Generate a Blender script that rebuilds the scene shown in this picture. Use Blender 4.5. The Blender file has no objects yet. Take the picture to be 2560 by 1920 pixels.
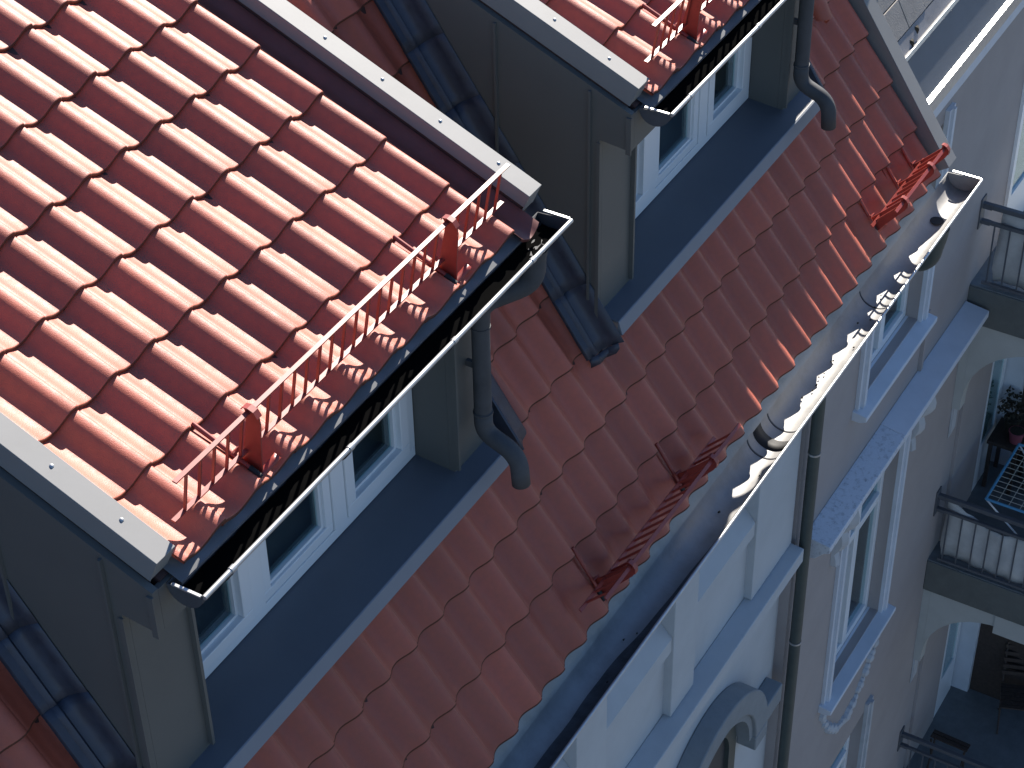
import bpy, math, random
from mathutils import Vector, Matrix
random.seed(7)
R = math.radians
scene = bpy.context.scene
COL = scene.collection

# ------------------------------------------------------------------ camera
cd = bpy.data.cameras.new('camera')
cam = bpy.data.objects.new('camera', cd); COL.objects.link(cam)
rt = Vector((0.50656671, -0.86205443, -0.01588471))
dn = Vector((-0.55323542, -0.31085522, -0.77285161))
fw = Vector((0.66130231, 0.40028888, -0.63438795))
m = Matrix((( rt.x, -dn.x, -fw.x), (rt.y, -dn.y, -fw.y), (rt.z, -dn.z, -fw.z))).to_4x4()
m.translation = (-6.19672663, -3.45109404, 4.94870209)
cam.matrix_world = m
cd.sensor_width = 36.0; cd.lens = 5207.48 / 2560 * 36.0
cd.clip_start = 0.05; cd.clip_end = 2000
scene.camera = cam

# ------------------------------------------------------------------ sky and sun
SUN = Vector((3.5, 1.0, 2.5)).normalized()
world = bpy.data.worlds.new('World'); scene.world = world; world.use_nodes = True
nt = world.node_tree
sky = nt.nodes.new('ShaderNodeTexSky'); sky.sky_type = 'NISHITA'; sky.sun_disc = False
sky.sun_elevation = math.asin(SUN.z); sky.sun_rotation = math.atan2(SUN.x, SUN.y)
sky.altitude = 100; sky.air_density = 1.1; sky.dust_density = 0.2; sky.ozone_density = 3.0
bg = nt.nodes['Background']; bg.inputs['Strength'].default_value = 0.055
tint = nt.nodes.new('ShaderNodeMix'); tint.data_type = 'RGBA'; tint.blend_type = 'MULTIPLY'
tint.inputs['Factor'].default_value = 1.0; tint.inputs['B'].default_value = (.82, .95, 1.15, 1)
nt.links.new(sky.outputs[0], tint.inputs['A']); nt.links.new(tint.outputs['Result'], bg.inputs[0])
sl = bpy.data.lights.new('sun', 'SUN'); sl.energy = 5.0; sl.angle = R(0.53); sl.color = (1.0, 0.93, 0.84)
so_ = bpy.data.objects.new('sun', sl); COL.objects.link(so_)
so_.rotation_euler = SUN.to_track_quat('Z', 'Y').to_euler()
so_.location = SUN * 60
scene.view_settings.view_transform = 'Standard'; scene.view_settings.look = 'None'
scene.view_settings.exposure = 1.35; scene.view_settings.gamma = 1.0

# ------------------------------------------------------------------ materials
MATS = {}
def mat(name, col, rough=.6, metal=0., spec=.5, vary=.12, scale=6., bump=0., bscale=60., rnd=0., col2=None, stain=0., coat=0., aniso=None, rvary=0.):
    """procedural principled surface: two noises for colour, one for relief"""
    M = bpy.data.materials.new(name); M.use_nodes = True
    n = M.node_tree.nodes; l = M.node_tree.links; b = n['Principled BSDF']
    b.inputs['Roughness'].default_value = rough; b.inputs['Metallic'].default_value = metal
    b.inputs['Specular IOR Level'].default_value = spec
    if coat: b.inputs['Coat Weight'].default_value = coat; b.inputs['Coat Roughness'].default_value = .42; b.inputs['Coat IOR'].default_value = 1.6
    tc = n.new('ShaderNodeTexCoord')
    src = tc.outputs['Object']
    if rnd:
        oi = n.new('ShaderNodeObjectInfo'); cmb = n.new('ShaderNodeVectorMath'); cmb.operation = 'ADD'
        mul = n.new('ShaderNodeMath'); mul.operation = 'MULTIPLY'; mul.inputs[1].default_value = 37.
        l.new(oi.outputs['Random'], mul.inputs[0]); l.new(tc.outputs['Object'], cmb.inputs[0]); l.new(mul.outputs[0], cmb.inputs[1])
        src = cmb.outputs[0]
    nz = n.new('ShaderNodeTexNoise'); nz.inputs['Scale'].default_value = scale; nz.inputs['Detail'].default_value = 6; nz.inputs['Roughness'].default_value = .62
    l.new(src, nz.inputs['Vector'])
    mr = n.new('ShaderNodeMapRange'); mr.inputs[1].default_value = .3; mr.inputs[2].default_value = .7
    mr.inputs[3].default_value = 0; mr.inputs[4].default_value = 1
    l.new(nz.outputs[0], mr.inputs[0])
    mix = n.new('ShaderNodeMix'); mix.data_type = 'RGBA'
    c = Vector(col); c2 = Vector(col2) if col2 else c
    mix.inputs['A'].default_value = (*(c * (1 - vary)), 1); mix.inputs['B'].default_value = (*(c2 * (1 + vary)), 1)
    l.new(mr.outputs[0], mix.inputs['Factor']); out = mix.outputs['Result']
    if rnd:
        h = n.new('ShaderNodeHueSaturation'); mm = n.new('ShaderNodeMapRange')
        mm.inputs[3].default_value = 1 - rnd; mm.inputs[4].default_value = 1 + rnd
        l.new(oi.outputs['Random'], mm.inputs[0]); l.new(mm.outputs[0], h.inputs['Value']); l.new(out, h.inputs['Color']); out = h.outputs[0]
    if stain:
        ns = n.new('ShaderNodeTexNoise'); ns.inputs['Scale'].default_value = scale * .45; ns.inputs['Detail'].default_value = 9; ns.inputs['Roughness'].default_value = .7
        l.new(src, ns.inputs['Vector'])
        ms = n.new('ShaderNodeMapRange'); ms.inputs[1].default_value = .52; ms.inputs[2].default_value = .72; ms.inputs[3].default_value = 0; ms.inputs[4].default_value = stain
        l.new(ns.outputs[0], ms.inputs[0])
        mx = n.new('ShaderNodeMix'); mx.data_type = 'RGBA'; mx.inputs['B'].default_value = (*(c * .35), 1)
        l.new(ms.outputs[0], mx.inputs['Factor']); l.new(out, mx.inputs['A']); out = mx.outputs['Result']
    l.new(out, b.inputs['Base Color'])
    if rvary:
        mq = n.new('ShaderNodeMapRange'); mq.inputs[1].default_value = .3; mq.inputs[2].default_value = .7
        mq.inputs[3].default_value = max(.02, rough - rvary); mq.inputs[4].default_value = rough + rvary
        l.new(nz.outputs[0], mq.inputs[0]); l.new(mq.outputs[0], b.inputs['Roughness'])
    if bump:
        nb = n.new('ShaderNodeTexNoise'); nb.inputs['Scale'].default_value = bscale; nb.inputs['Detail'].default_value = 4
        l.new(src, nb.inputs['Vector'])
        bp = n.new('ShaderNodeBump'); bp.inputs['Strength'].default_value = bump; bp.inputs['Distance'].default_value = .01
        l.new(nb.outputs[0], bp.inputs['Height']); l.new(bp.outputs[0], b.inputs['Normal'])
    MATS[name] = M
    return M
tile_m   = mat('clay_tile', (.40, .092, .052), .56, spec=.64, vary=.09, scale=30, bump=.18, bscale=260, rnd=.14, stain=.03, rvary=.06)
edge_m   = mat('clay_edge_and_shade', (.12, .045, .028), .8, spec=.2, vary=.2, scale=40)
clad_m   = mat('grey_cladding', (.108, .110, .102), .55, spec=.5, vary=.05, scale=2.2, bump=.16, bscale=3.5)
cap_m    = mat('grey_cap_sheet', (.21, .21, .205), .58, spec=.35, vary=.05, scale=3, bump=.05, bscale=7)
sill_m   = mat('blue_grey_sill_sheet', (.105, .118, .138), .5, spec=.5, vary=.06, scale=2.5, bump=.04, bscale=5)
lip_m    = mat('sill_lip_lit_sheet', (.19, .21, .24), .5, vary=.05, scale=3)  # same sheet as the sill, colour lightened for the sky light it catches
lead_m   = mat('lead_sheet', (.05, .058, .08), .5, metal=.25, vary=.2, scale=14, bump=.2, bscale=16, stain=.35, rvary=.1)
zinc_m   = mat('dark_zinc', (.075, .077, .082), .65, metal=.0, spec=.2, vary=.18, scale=9, bump=.1, bscale=14, stain=.35, rvary=.08)
bead_m   = mat('light_zinc', (.48, .48, .47), .38, metal=.6, vary=.1, scale=20)
steel_m  = mat('bright_zinc', (.30, .295, .285), .6, metal=.25, vary=.16, scale=7, bump=.2, bscale=9, stain=.35, rvary=.1)
silt_shade_m   = mat('gutter_silt_and_shade', (.004, .004, .004), .98, spec=.02, vary=.5, scale=40, bump=.8, bscale=70)  # silt blackened to hide sun stripes, the trough's shade in its colour
eave_m   = mat('eave_sheet', (.15, .155, .16), .75, spec=.1, vary=.1, scale=8)
red_m    = mat('red_painted_steel', (.27, .042, .030), .42, spec=.5, vary=.12, scale=25, stain=.2)
black_m  = mat('black_rubber', (.012, .012, .012), .7, vary=.2)
white_m  = mat('white_window_plastic', (.74, .76, .77), .32, vary=.02, scale=3)
seal_m   = mat('window_gasket', (.04, .045, .05), .6)
chan_m   = mat('brown_channel', (.16, .055, .045), .5, spec=.4, vary=.15, scale=8)
deck_m   = mat('roof_underlay', (.06, .03, .026), .85, vary=.2)
wall_m   = mat('white_render', (.45, .47, .48), .85, stain=.10, vary=.05, scale=3, bump=.15, bscale=120)
mauve_m  = mat('mauve_render', (.34, .305, .29), .88, vary=.06, scale=2, bump=.2, bscale=140, stain=.06)
stucco_m = mat('pale_stucco', (.44, .45, .46), .8, vary=.08, scale=8, bump=.25, bscale=60)
band_m   = mat('blue_grey_sheet', (.58, .61, .65), .6, metal=.0, vary=.05, scale=5, stain=.05)
speck_m  = mat('specked_sheet', (.58, .61, .65), .6, metal=.0, vary=.06, scale=60, stain=.8)
green_m  = mat('green_grey_pipe', (.055, .07, .065), .5, vary=.12, scale=10)
slab_m   = mat('green_grey_concrete', (.115, .12, .11), .8, vary=.12, scale=7, bump=.3, bscale=60, stain=.15)
hood_m   = mat('grey_hood_render', (.22, .24, .25), .8, vary=.08, scale=8, bump=.2, bscale=60)
cream_m  = mat('cream_render', (.42, .42, .39), .85, vary=.06, scale=4, bump=.2, bscale=100)
rail_m   = mat('grey_railing', (.09, .095, .105), .5, vary=.1, scale=10)
floor_m  = mat('balcony_floor', (.15, .165, .17), .75, vary=.15, scale=10, bump=.2, bscale=80)
cloth_m  = mat('white_cloth', (.50, .49, .47), .9, vary=.12, scale=7, bump=.3, bscale=18)
laundry_m = mat('pale_blue_laundry', (.55, .60, .75), .9, vary=.12, scale=14, bump=.3, bscale=40)
bluef_m  = mat('blue_plastic', (.10, .32, .50), .45, vary=.08)
wire_m   = mat('cream_wire', (.55, .52, .42), .5)
wood_m   = mat('dark_wood', (.05, .035, .028), .7, vary=.3, scale=30, bump=.3, bscale=60)
room_m   = mat('dark_interior', (.70, .74, .74), .9, vary=.25, scale=2)
dark_m   = mat('dim_room', (.10, .11, .11), .9, vary=.2)
curtain_m = mat('grey_curtain', (.15, .235, .245), .9, vary=.2, scale=9)
panel_m  = mat('beige_slab', (.27, .25, .225), .8, vary=.1, scale=9, bump=.25, bscale=90, stain=.12)
kerb_m   = mat('grey_kerb', (.24, .235, .24), .8, vary=.12, scale=8, stain=.2)
pink_m   = mat('pink_pot', (.30, .08, .11), .6)
pot_m    = mat('pale_pot', (.34, .33, .31), .7, vary=.1)
soil_m   = mat('dry_plant', (.035, .03, .02), .95, vary=.5, scale=60)
asph_m   = mat('asphalt', (.085, .083, .08), .9, vary=.2, scale=3, bump=.3, bscale=60)
def glass(name):
    M = bpy.data.materials.new(name); M.use_nodes = True
    n = M.node_tree.nodes; l = M.node_tree.links; n.clear()
    o = n.new('ShaderNodeOutputMaterial'); mx = n.new('ShaderNodeMixShader'); lw = n.new('ShaderNodeLayerWeight'); lw.inputs[0].default_value = .5; pw = n.new('ShaderNodeMath'); pw.operation = 'POWER'; pw.inputs[1].default_value = 5; fr = n.new('ShaderNodeMath'); fr.operation = 'MULTIPLY_ADD'; fr.inputs[1].default_value = .9; fr.inputs[2].default_value = .08
    l.new(lw.outputs['Facing'], pw.inputs[0]); l.new(pw.outputs[0], fr.inputs[0])
    t = n.new('ShaderNodeBsdfTransparent'); t.inputs[0].default_value = (.74, .90, .90, 1)
    g = n.new('ShaderNodeBsdfGlossy'); g.inputs['Roughness'].default_value = .015; g.inputs['Color'].default_value = (.95, .97, 1, 1)
    l.new(fr.outputs[0], mx.inputs[0]); l.new(t.outputs[0], mx.inputs[1]); l.new(g.outputs[0], mx.inputs[2]); l.new(mx.outputs[0], o.inputs[0])
    return M
glass_m = glass('window_glass')

# ------------------------------------------------------------------ mesh helpers
class MB:
    def __init__(s): s.v = []; s.f = []
    def add(s, vs, fs):
        k = len(s.v); s.v += [tuple(p) for p in vs]; s.f += [tuple(i + k for i in f) for f in fs]; return s
    def quad(s, a, b, c, d): return s.add([a, b, c, d], [(0, 1, 2, 3)])
    def box(s, x0, x1, y0, y1, z0, z1):
        return s.add([(x0,y0,z0),(x1,y0,z0),(x1,y1,z0),(x0,y1,z0),(x0,y0,z1),(x1,y0,z1),(x1,y1,z1),(x0,y1,z1)],
                     [(0,3,2,1),(4,5,6,7),(0,1,5,4),(1,2,6,5),(2,3,7,6),(3,0,4,7)])
    def obox(s, o, ax, ay, az, lo, hi):
        """box in the frame (ax, ay, az) about o"""
        o, ax, ay, az = map(Vector, (o, ax, ay, az)); vs = []
        for z in (lo[2], hi[2]):
            for x, y in ((lo[0],lo[1]),(hi[0],lo[1]),(hi[0],hi[1]),(lo[0],hi[1])): vs.append(o + ax*x + ay*y + az*z)
        return s.add(vs, [(0,3,2,1),(4,5,6,7),(0,1,5,4),(1,2,6,5),(2,3,7,6),(3,0,4,7)])
    def prism(s, poly, axis, a, b):
        """extrude a 2-d polygon along a world axis; poly in the other two axes in order"""
        def P(p, t): return {'x': (t, p[0], p[1]), 'y': (p[0], t, p[1]), 'z': (p[0], p[1], t)}[axis]
        n = len(poly); vs = [P(p, a) for p in poly] + [P(p, b) for p in poly]
        fs = [tuple(range(n))[::-1], tuple(range(n, 2*n))] + [(i, (i+1) % n, n + (i+1) % n, n + i) for i in range(n)]
        return s.add(vs, fs)
    def tube(s, path, r, seg=12, cap=True):
        pts = [Vector(p) for p in path]; rings = []
        rr = r if isinstance(r, (list, tuple)) else [r]*len(pts)
        up = None
        for i, p in enumerate(pts):
            t = (pts[min(i+1, len(pts)-1)] - pts[max(i-1, 0)]).normalized()
            if up is None:
                up = Vector((0,0,1)) if abs(t.z) < .9 else Vector((1,0,0))
            u = (up - t * up.dot(t)).normalized(); w = t.cross(u); up = u
            rings.append([p + (u*math.cos(2*math.pi*k/seg) + w*math.sin(2*math.pi*k/seg))*rr[i] for k in range(seg)])
        vs = [q for g in rings for q in g]; fs = []
        for i in range(len(rings)-1):
            for k in range(seg):
                fs.append((i*seg+k, i*seg+(k+1)%seg, (i+1)*seg+(k+1)%seg, (i+1)*seg+k))
        if cap: fs.append(tuple(range(seg))[::-1]); fs.append(tuple(range((len(rings)-1)*seg, len(rings)*seg)))
        return s.add(vs, fs)
    def mesh(s, name, m, smooth=False):
        me = bpy.data.meshes.new(name); me.from_pydata(s.v, [], s.f); me.update()
        me.materials.append(m)
        if smooth:
            for p in me.polygons: p.use_smooth = True
            try: me.set_sharp_from_angle(angle=R(38))
            except Exception: pass
        return me
    def build(s, name, m, parent=None, smooth=False, **kw): return obj(name, s.mesh(name, m, smooth), parent, **kw)
def obj(name, me, parent=None, label=None, cat=None, group=None, kind=None):
    o = bpy.data.objects.new(name, me); COL.objects.link(o)
    if parent is not None:
        o.parent = parent; o.matrix_parent_inverse = Matrix.Translation(-world_loc(parent))
    for k, v in (('label', label), ('category', cat), ('group', group), ('kind', kind)):
        if v: o[k] = v
    return o
def world_loc(o):
    p = Vector(o.location)
    return p if o.parent is None else Vector((0,0,0))
def thing(name, loc, label, cat, group=None):
    o = bpy.data.objects.new(name, None); COL.objects.link(o); o.location = loc; o.empty_display_size = .2
    o['label'] = label; o['category'] = cat
    if group: o['group'] = group
    return o
def bevel(o, w=.004, seg=2):
    b = o.modifiers.new('bevel', 'BEVEL'); b.width = w; b.segments = seg; b.limit_method = 'ANGLE'; b.angle_limit = R(40); return o
def arcpath(pts, r=.06, n=6):
    """polyline with rounded corners"""
    P = [Vector(p) for p in pts]; out = [P[0]]
    for i in range(1, len(P)-1):
        a = (P[i-1]-P[i]); b = (P[i+1]-P[i]); d = min(r, a.length*.49, b.length*.49)
        s = P[i] + a.normalized()*d; e = P[i] + b.normalized()*d
        for k in range(n+1):
            t = k/n; out.append(s*(1-t)**2 + P[i]*2*t*(1-t) + e*t*t)
    out.append(P[-1]); return out

# ------------------------------------------------------------------ roof planes
AD = R(23.2); AM = R(56.0)
EX = Vector((1,0,0))
ED = Vector((0, math.cos(AD), math.sin(AD))); ND = Vector((0, -math.sin(AD), math.cos(AD)))
EM = Vector((0, math.cos(AM), math.sin(AM))); NM = Vector((0, -math.sin(AM), math.cos(AM)))
D0 = Vector((0, .12, .057)); M0 = Vector((0, .491, -1.084))
def dr(x, s, h, ox=0): return Vector((x+ox,0,0)) + D0 + ED*s + ND*h
def mr(x, s, h): return Vector((x,0,0)) + M0 + EM*s + NM*h

# ------------------------------------------------------------------ the tile (one mesh, shared)
PROF = [(-.07,.0340),(0,.0365),(.05,.0350),(.10,.0300),(.16,.0215),(.22,.0135),(.28,.0075),(.34,.0032),(.40,.0008),(.46,.0002),(.52,.0030),(.58,.0100),
        (.64,.0200),(.70,.0315),(.75,.0400),(.79,.0450),(.84,.0485),(.89,.0500),(.94,.0498),(.975,.0480),(1.000,.0442),(1.010,.0390)]
PROF = [(u, h*1.06) for u, h in PROF]; CREST = .0530
def tile_mesh(W, L=.395, name='roof_tile', rise=.020, th=.0175):
    mb = MB(); xs = [u*W for u,_ in PROF]; hs = [h for _,h in PROF]; n = len(xs)
    rows = [(.0015, -th), (0, -.0085), (.0014, -.0040), (.0048, -.0010), (.0095, 0), (.10, 0), (L, 0)]
    for y, dz in rows:
        for i in range(n):
            lift = rise*(1 - y/.33)
            mb.v.append((xs[i]-W, y, hs[i] + dz + lift - CREST - rise))
    for r in range(len(rows)-1):
        for i in range(n-1):
            mb.f.append((r*n+i, r*n+i+1, (r+1)*n+i+1, (r+1)*n+i))
    # under edge of the roll so its end reads as a thick lip
    k = len(mb.v)
    for y in (.0015, L):
        lift = rise*(1 - y/.33)
        for i in range(n): mb.v.append((xs[i]-W, y, hs[i] - th + lift - CREST - rise))
    for i in range(n-1): mb.f.append((k+i, k+n+i, k+n+i+1, k+i+1))
    mb.f.append((0*n+n-1, k+n+n-1, (len(rows)-1)*n+n-1, 4*n+n-1))
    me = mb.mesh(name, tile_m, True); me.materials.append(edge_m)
    for p in me.polygons[:(4 if W < .215 else 3)*(n-1)]: p.material_index = 1  # brown clay edge, rows widened to paint the dark shade line between courses
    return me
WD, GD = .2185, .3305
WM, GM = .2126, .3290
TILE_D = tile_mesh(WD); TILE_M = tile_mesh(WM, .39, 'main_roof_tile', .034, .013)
def place_tile(me, P, ex, ey, ez, parent, j=1.0):
    o = bpy.data.objects.new('roof_tile', me); COL.objects.link(o)
    a = random.uniform(-.0035, .0035)*j
    ex2 = (ex*math.cos(a) + ey*math.sin(a)); ey2 = (ey*math.cos(a) - ex*math.sin(a))
    ez = (ez + ey*random.uniform(-.007,.007)*j + ex*random.uniform(-.008,.008)*j).normalized(); ey2 = (ey2 - ez*ey2.dot(ez)).normalized(); ex2 = ey2.cross(ez)
    mw = Matrix((( ex2.x, ey2.x, ez.x, P.x), (ex2.y, ey2.y, ez.y, P.y), (ex2.z, ey2.z, ez.z, P.z), (0,0,0,1)))
    mw.translation = P + ez*random.uniform(-.0012,.0012)*j + ey*random.uniform(-.003,.003)*j
    o.parent = parent; o.matrix_parent_inverse = Matrix.Translation(-world_loc(parent)) ; o.matrix_basis = mw
    return o

# ================================================================== SETTING
gm = MB(); gm.quad((-300,-300,-16.2),(300,-300,-16.2),(300,300,-16.2),(-300,300,-16.2))
gm.build('street', asph_m, kind='structure')

# ================================================================== OWN HOUSE
XE = 4.39          # right verge of the main roof
house = thing('apartment_house', (0, .5, -16.2), 'apartment house with steep red tiled roof, white pilasters and arched hood', 'house')
roof = MB()
roof.quad(mr(-7, -1.27, -.085), mr(4.34, -1.27, -.085), mr(4.34, 2.205, -.085), mr(-7, 2.205, -.085))
roof.quad(mr(-7, -1.27, -.11), mr(-7, 2.205, -.11), mr(4.34, 2.205, -.11), mr(4.34, -1.27, -.11))
ysp = mr(0, 2.205, -.085).y; zsp = mr(0, 2.205, -.085).z
roof.quad((-7,ysp,zsp), (4.34,ysp,zsp), (4.34,ysp+6*math.cos(AD),zsp+6*math.sin(AD)), (-7,ysp+6*math.cos(AD),zsp+6*math.sin(AD)))
roof_o = roof.build('roof', deck_m, house)
DOX = (0.0, 3.43)
def covered(x, s):
    """is a tile whose right edge is x and lower edge s hidden under a dormer"""
    c = x - WM/2
    return any(s > -.45 and XLd+ox < c < XRd+ox for ox in DOX)
XLd, XRd = -2.58, -.14
k0 = -1.085
for r in range(0, 10):
    s = -1.295 + GM*r
    for c in range(-14, 26):
        x = k0 + WM*c
        if covered(x, s): continue
        if x < -2.7 and (s < -.75 or x < -3.6): continue
        if r > 7 and x < 3.0 and not (-.2 < x < 1.1): continue
        place_tile(TILE_M, mr(x, s, 0), EX, EM, NM, roof_o)
# vent tile: a hooded half-round tile on the right of the far dormer
vt = MB(); segs = 12
for j, (sv, hh, rr) in enumerate(((-.02,.0,.0),(.0,.05,.062),(.06,.062,.066),(.16,.058,.066),(.30,.04,.064))):
    for i in range(segs+1):
        a = math.pi*i/segs; p = mr(3.88 - rr*math.cos(a), .0 + sv - (.035*math.sin(a) if j < 2 else 0), -.02 + (hh+.012)*math.sin(a)); vt.v.append(tuple(p))
for j in range(4):
    for i in range(segs): q = j*(segs+1)+i; vt.f.append((q, q+1, q+segs+2, q+segs+1))
vt.build('vent_tile', tile_m, roof_o, True, label='hooded red vent tile near the right verge')
es = MB(); xs = [-6.5 + .11*i for i in range(100)]; xs = [x for x in xs if x < 4.2] + [4.2]
pth = [mr(0,-1.15,-.082), mr(0,-1.24,-.082), mr(0,-1.27,-.081), Vector((0,-.190,-2.236)), Vector((0,-.2105,-2.262)), Vector((0,-.2125,-2.275))]
for x in xs:
    for p in pth: es.v.append((x, p.y, p.z + .002*math.sin(x*9)))
for i in range(len(xs)-1):
    for j in range(len(pth)-1): e = i*len(pth)+j; es.f.append((e, e+1, e+len(pth)+1, e+len(pth)))
es.build('eave_sheet', steel_m, house, True)
# verge: recessed channel and cap
ch = MB(); ch.obox(M0, EX, EM, NM, (4.215, -1.25, -.075), (4.33, 2.2, -.062)); ch.build('verge_channel', chan_m, house)
vc = MB()
vc.obox(M0, EX, EM, NM, (4.275, -1.285, -.12), (4.282, 2.25, .029)); vc.obox(M0, EX, EM, NM, (4.275, -1.285, .0292), (4.40, 2.25, .036)); vc.obox(M0, EX, EM, NM, (4.393, -1.285, -.25), (4.40, 2.25, .029))
vc.obox(M0, EX, EM, NM, (4.2825, -1.283, -.25), (4.3925, -1.278, .029))
bevel(vc.build('verge_cap', cap_m, house), .003)
for s0 in (-.12, .9):
    j = MB(); j.obox(M0, EX, EM, NM, (4.272, s0, .0365), (4.403, s0+.012, .040)); j.build('cap_joint', cap_m, house)
# gable wall under the verge, facade, eaves
wl = MB()
wl.prism([(-.15,-2.42),(.58,-2.42),(.58,-16.2),(6,-16.2),(6,1.0),(1.9,.75),(-.12,-2.22)], 'x', 4.20, 4.27)
wl.build('gable_wall', wall_m, house)
PX = [(3.53, 4.205), (2.28, 2.62), (.99, 1.37), (-.26, .08), (-1.55,-1.2)]
fc = MB(); fc.box(-7, 4.20, .66, .9, -16.2, -2.5); fc.box(-7, 4.19, .56, .66, -16.2, -4.83); fc.box(-7, 4.19, -.19, .66, -2.62, -2.5)
fc.build('facade_wall', wall_m, house)
for a, b in PX:
    p = MB(); p.box(a, b, .50, .655, -5.58, -2.622); bevel(p.build('pilaster', wall_m, house), .006)
for (a, b) in ((2.622, 3.528), (1.372, 2.278), (.082, .988), (-1.198, -.262)):
    p = MB(); p.prism([(.515,-4.83),(.655,-4.66),(.655,-4.95),(.515,-4.95)], 'x', a, b); p.build('weathered_ledge', wall_m, house)
co = MB(); co.prism([(.40,-5.60),(.56,-5.582),(.56,-5.86),(.47,-5.86),(.44,-5.77),(.415,-5.74),(.40,-5.72)], 'x', -7, 4.215); bevel(co.build('cornice', wall_m, house), .008)
# arched hood with shoulder
def arch_band(mb, cx, cz, r0, r1, y0, y1, a0, a1, n=28):
    ps = []
    for i in range(n+1):
        a = a0 + (a1-a0)*i/n
        for r in (r0, r1):
            for y in (y0, y1): mb.v.append((cx + r*math.cos(a), y, cz + r*math.sin(a)))
    for i in range(n):
        q = 4*i
        for (e, f_) in ((0,1),(1,3),(3,2),(2,0)): mb.f.append((q+e, q+f_, q+4+f_, q+4+e))
    mb.f.append((0,2,3,1)); q = 4*n; mb.f.append((q,q+1,q+3,q+2))
hood = MB(); arch_band(hood, 3.0, -7.05, .60, .80, .40, .5595, 0, math.pi); hood.box(3.80, 4.10, .42, .5595, -7.12, -6.93)
hood.box(3.60, 3.80, .40, .5595, -7.20, -7.0505); hood.box(2.20, 2.40, .40, .5595, -7.20, -7.0505)
bevel(hood.build('arched_hood', hood_m, house, True), .01)
hi = MB(); arch_band(hi, 3.0, -7.05, .54, .5985, .43, .5595, 0, math.pi); hi.build('hood_moulding', hood_m, house, True)
aw = MB(); arch_band(aw, 3.0, -7.05, .38, .50, .52, .5595, 0, math.pi); aw.box(3.38,3.5,.52,.5595,-9,-7.0505); aw.box(2.5,2.62,.52,.5595,-9,-7.0505)
aw_o = aw.build('arched_window', green_m, house, True)
gl = MB()
ring = [(3.0+.38*math.cos(math.pi*i/24), .5545, -7.05+.38*math.sin(math.pi*i/24)) for i in range(25)] + [(2.62,.5545,-9),(3.38,.5545,-9)]
gl.add(ring, [tuple(range(len(ring)))]); gl.build('pane', seal_m, aw_o)

# ================================================================== DORMERS
XL, XR, YP, YF, YW = -2.58, -.14, .325, .165, .53
ZS = -1.170
def cut_window(parent, ox):
    x0, x1, z0, z1 = -2.245+ox, -.458+ox, ZS+.004, -.16
    y = YW
    fr = MB()
    fr.box(x0, x1, y, y+.07, z0, z0+.055); fr.box(x0, x1, y, y+.07, z1-.06, z1)
    fr.box(x0, x0+.055, y, y+.07, z0+.055, z1-.06); fr.box(x1-.055, x1, y, y+.07, z0+.055, z1-.06)
    ms = [-1.635+ox, -1.045+ox]
    for mx in ms: fr.box(mx-.045, mx+.045, y-.004, y+.07, z0+.0552, z1-.0602)
    win = bevel(fr.build('window', white_m, parent), .004)
    edges = [x0+.055] + [e for mx in ms for e in (mx-.045, mx+.045)] + [x1-.055]
    for i in range(3):
        a, b = edges[2*i]+.002, edges[2*i+1]-.002; c0, c1 = z0+.057, z1-.062
        sw = .062 if i != 1 else .05; yo = -.012 if i != 1 else .004
        s = MB()
        s.box(a, b, y+yo, y+.066, c0, c0+sw); s.box(a, b, y+yo, y+.066, c1-sw, c1)
        s.box(a, a+sw, y+yo, y+.066, c0+sw, c1-sw); s.box(b-sw, b, y+yo, y+.066, c0+sw, c1-sw)
        bevel(s.build('sash', white_m, win), .004)
        t = MB()
        for d, yy, w_ in ((0, .018, .016),):
            A, B, C, D = a+sw, b-sw, c0+sw, c1-sw
            t.box(A, B, y+yy, y+.06, C, C+w_); t.box(A, A+w_, y+yy, y+.06, C+w_, D); t.box(B-w_, B, y+yy, y+.06, C+w_, D)
        t.build('glazing_bead', white_m, win)
        g = MB(); g.box(a+sw+.01, b-sw-.01, y+.034, y+.040, c0+sw+.01, c1-sw); g.build('pane', glass_m, win)
        sp = MB()
        A, B, C, D = a+sw+.016, b-sw-.016, c0+sw+.016, c1-sw
        sp.box(A, B, y+.042, y+.058, C, C+.012); sp.box(A, A+.012, y+.042, y+.058, C+.012, D); sp.box(B-.012, B, y+.042, y+.058, C+.012, D)
        sp.build('spacer', seal_m, win)
    # room behind the glass: floor, back wall, inner reveal
    rm = MB(); rm.quad((x0,y+.9,z0-.3),(x1,y+.9,z0-.3),(x1,y+.9,z1+.2),(x0,y+.9,z1+.2)); rm.quad((x0,y+.08,z0-.3),(x1,y+.08,z0-.3),(x1,y+.9,z0-.3),(x0,y+.9,z0-.3))
    rm.quad((x0,y+.08,z0-.3),(x0,y+.9,z0-.3),(x0,y+.9,z1+.2),(x0,y+.08,z1+.2)); rm.quad((x1,y+.08,z0-.3),(x1,y+.9,z0-.3),(x1,y+.9,z1+.2),(x1,y+.08,z1+.2)); rm.quad((x0,y+.08,z1+.2),(x1,y+.08,z1+.2),(x1,y+.9,z1+.2),(x0,y+.9,z1+.2))
    rm.build('room_shell', room_m, parent)
    for i in range(3):
        cu = MB(); a_, b_ = edges[2*i]+.01, edges[2*i+1]-.01; nn_ = 40
        for j in range(nn_+1):
            t = j/nn_; xx = a_+(b_-a_)*t; yy = y+.17+.012*math.sin(t*34+i*2)+.006*math.sin(t*71)
            cu.v += [(xx, yy, z0+.06), (xx, yy+.004*math.sin(t*20), z1)]
        for j in range(nn_): cu.f.append((2*j, 2*j+2, 2*j+3, 2*j+1))
        cu.build('curtain', curtain_m, parent, True)
    ib = MB(); ib.box(x0, x1, y+.12, y+.30, z0+.02, z0+.05); ib.build('inner_sill', white_m, parent)

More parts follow.
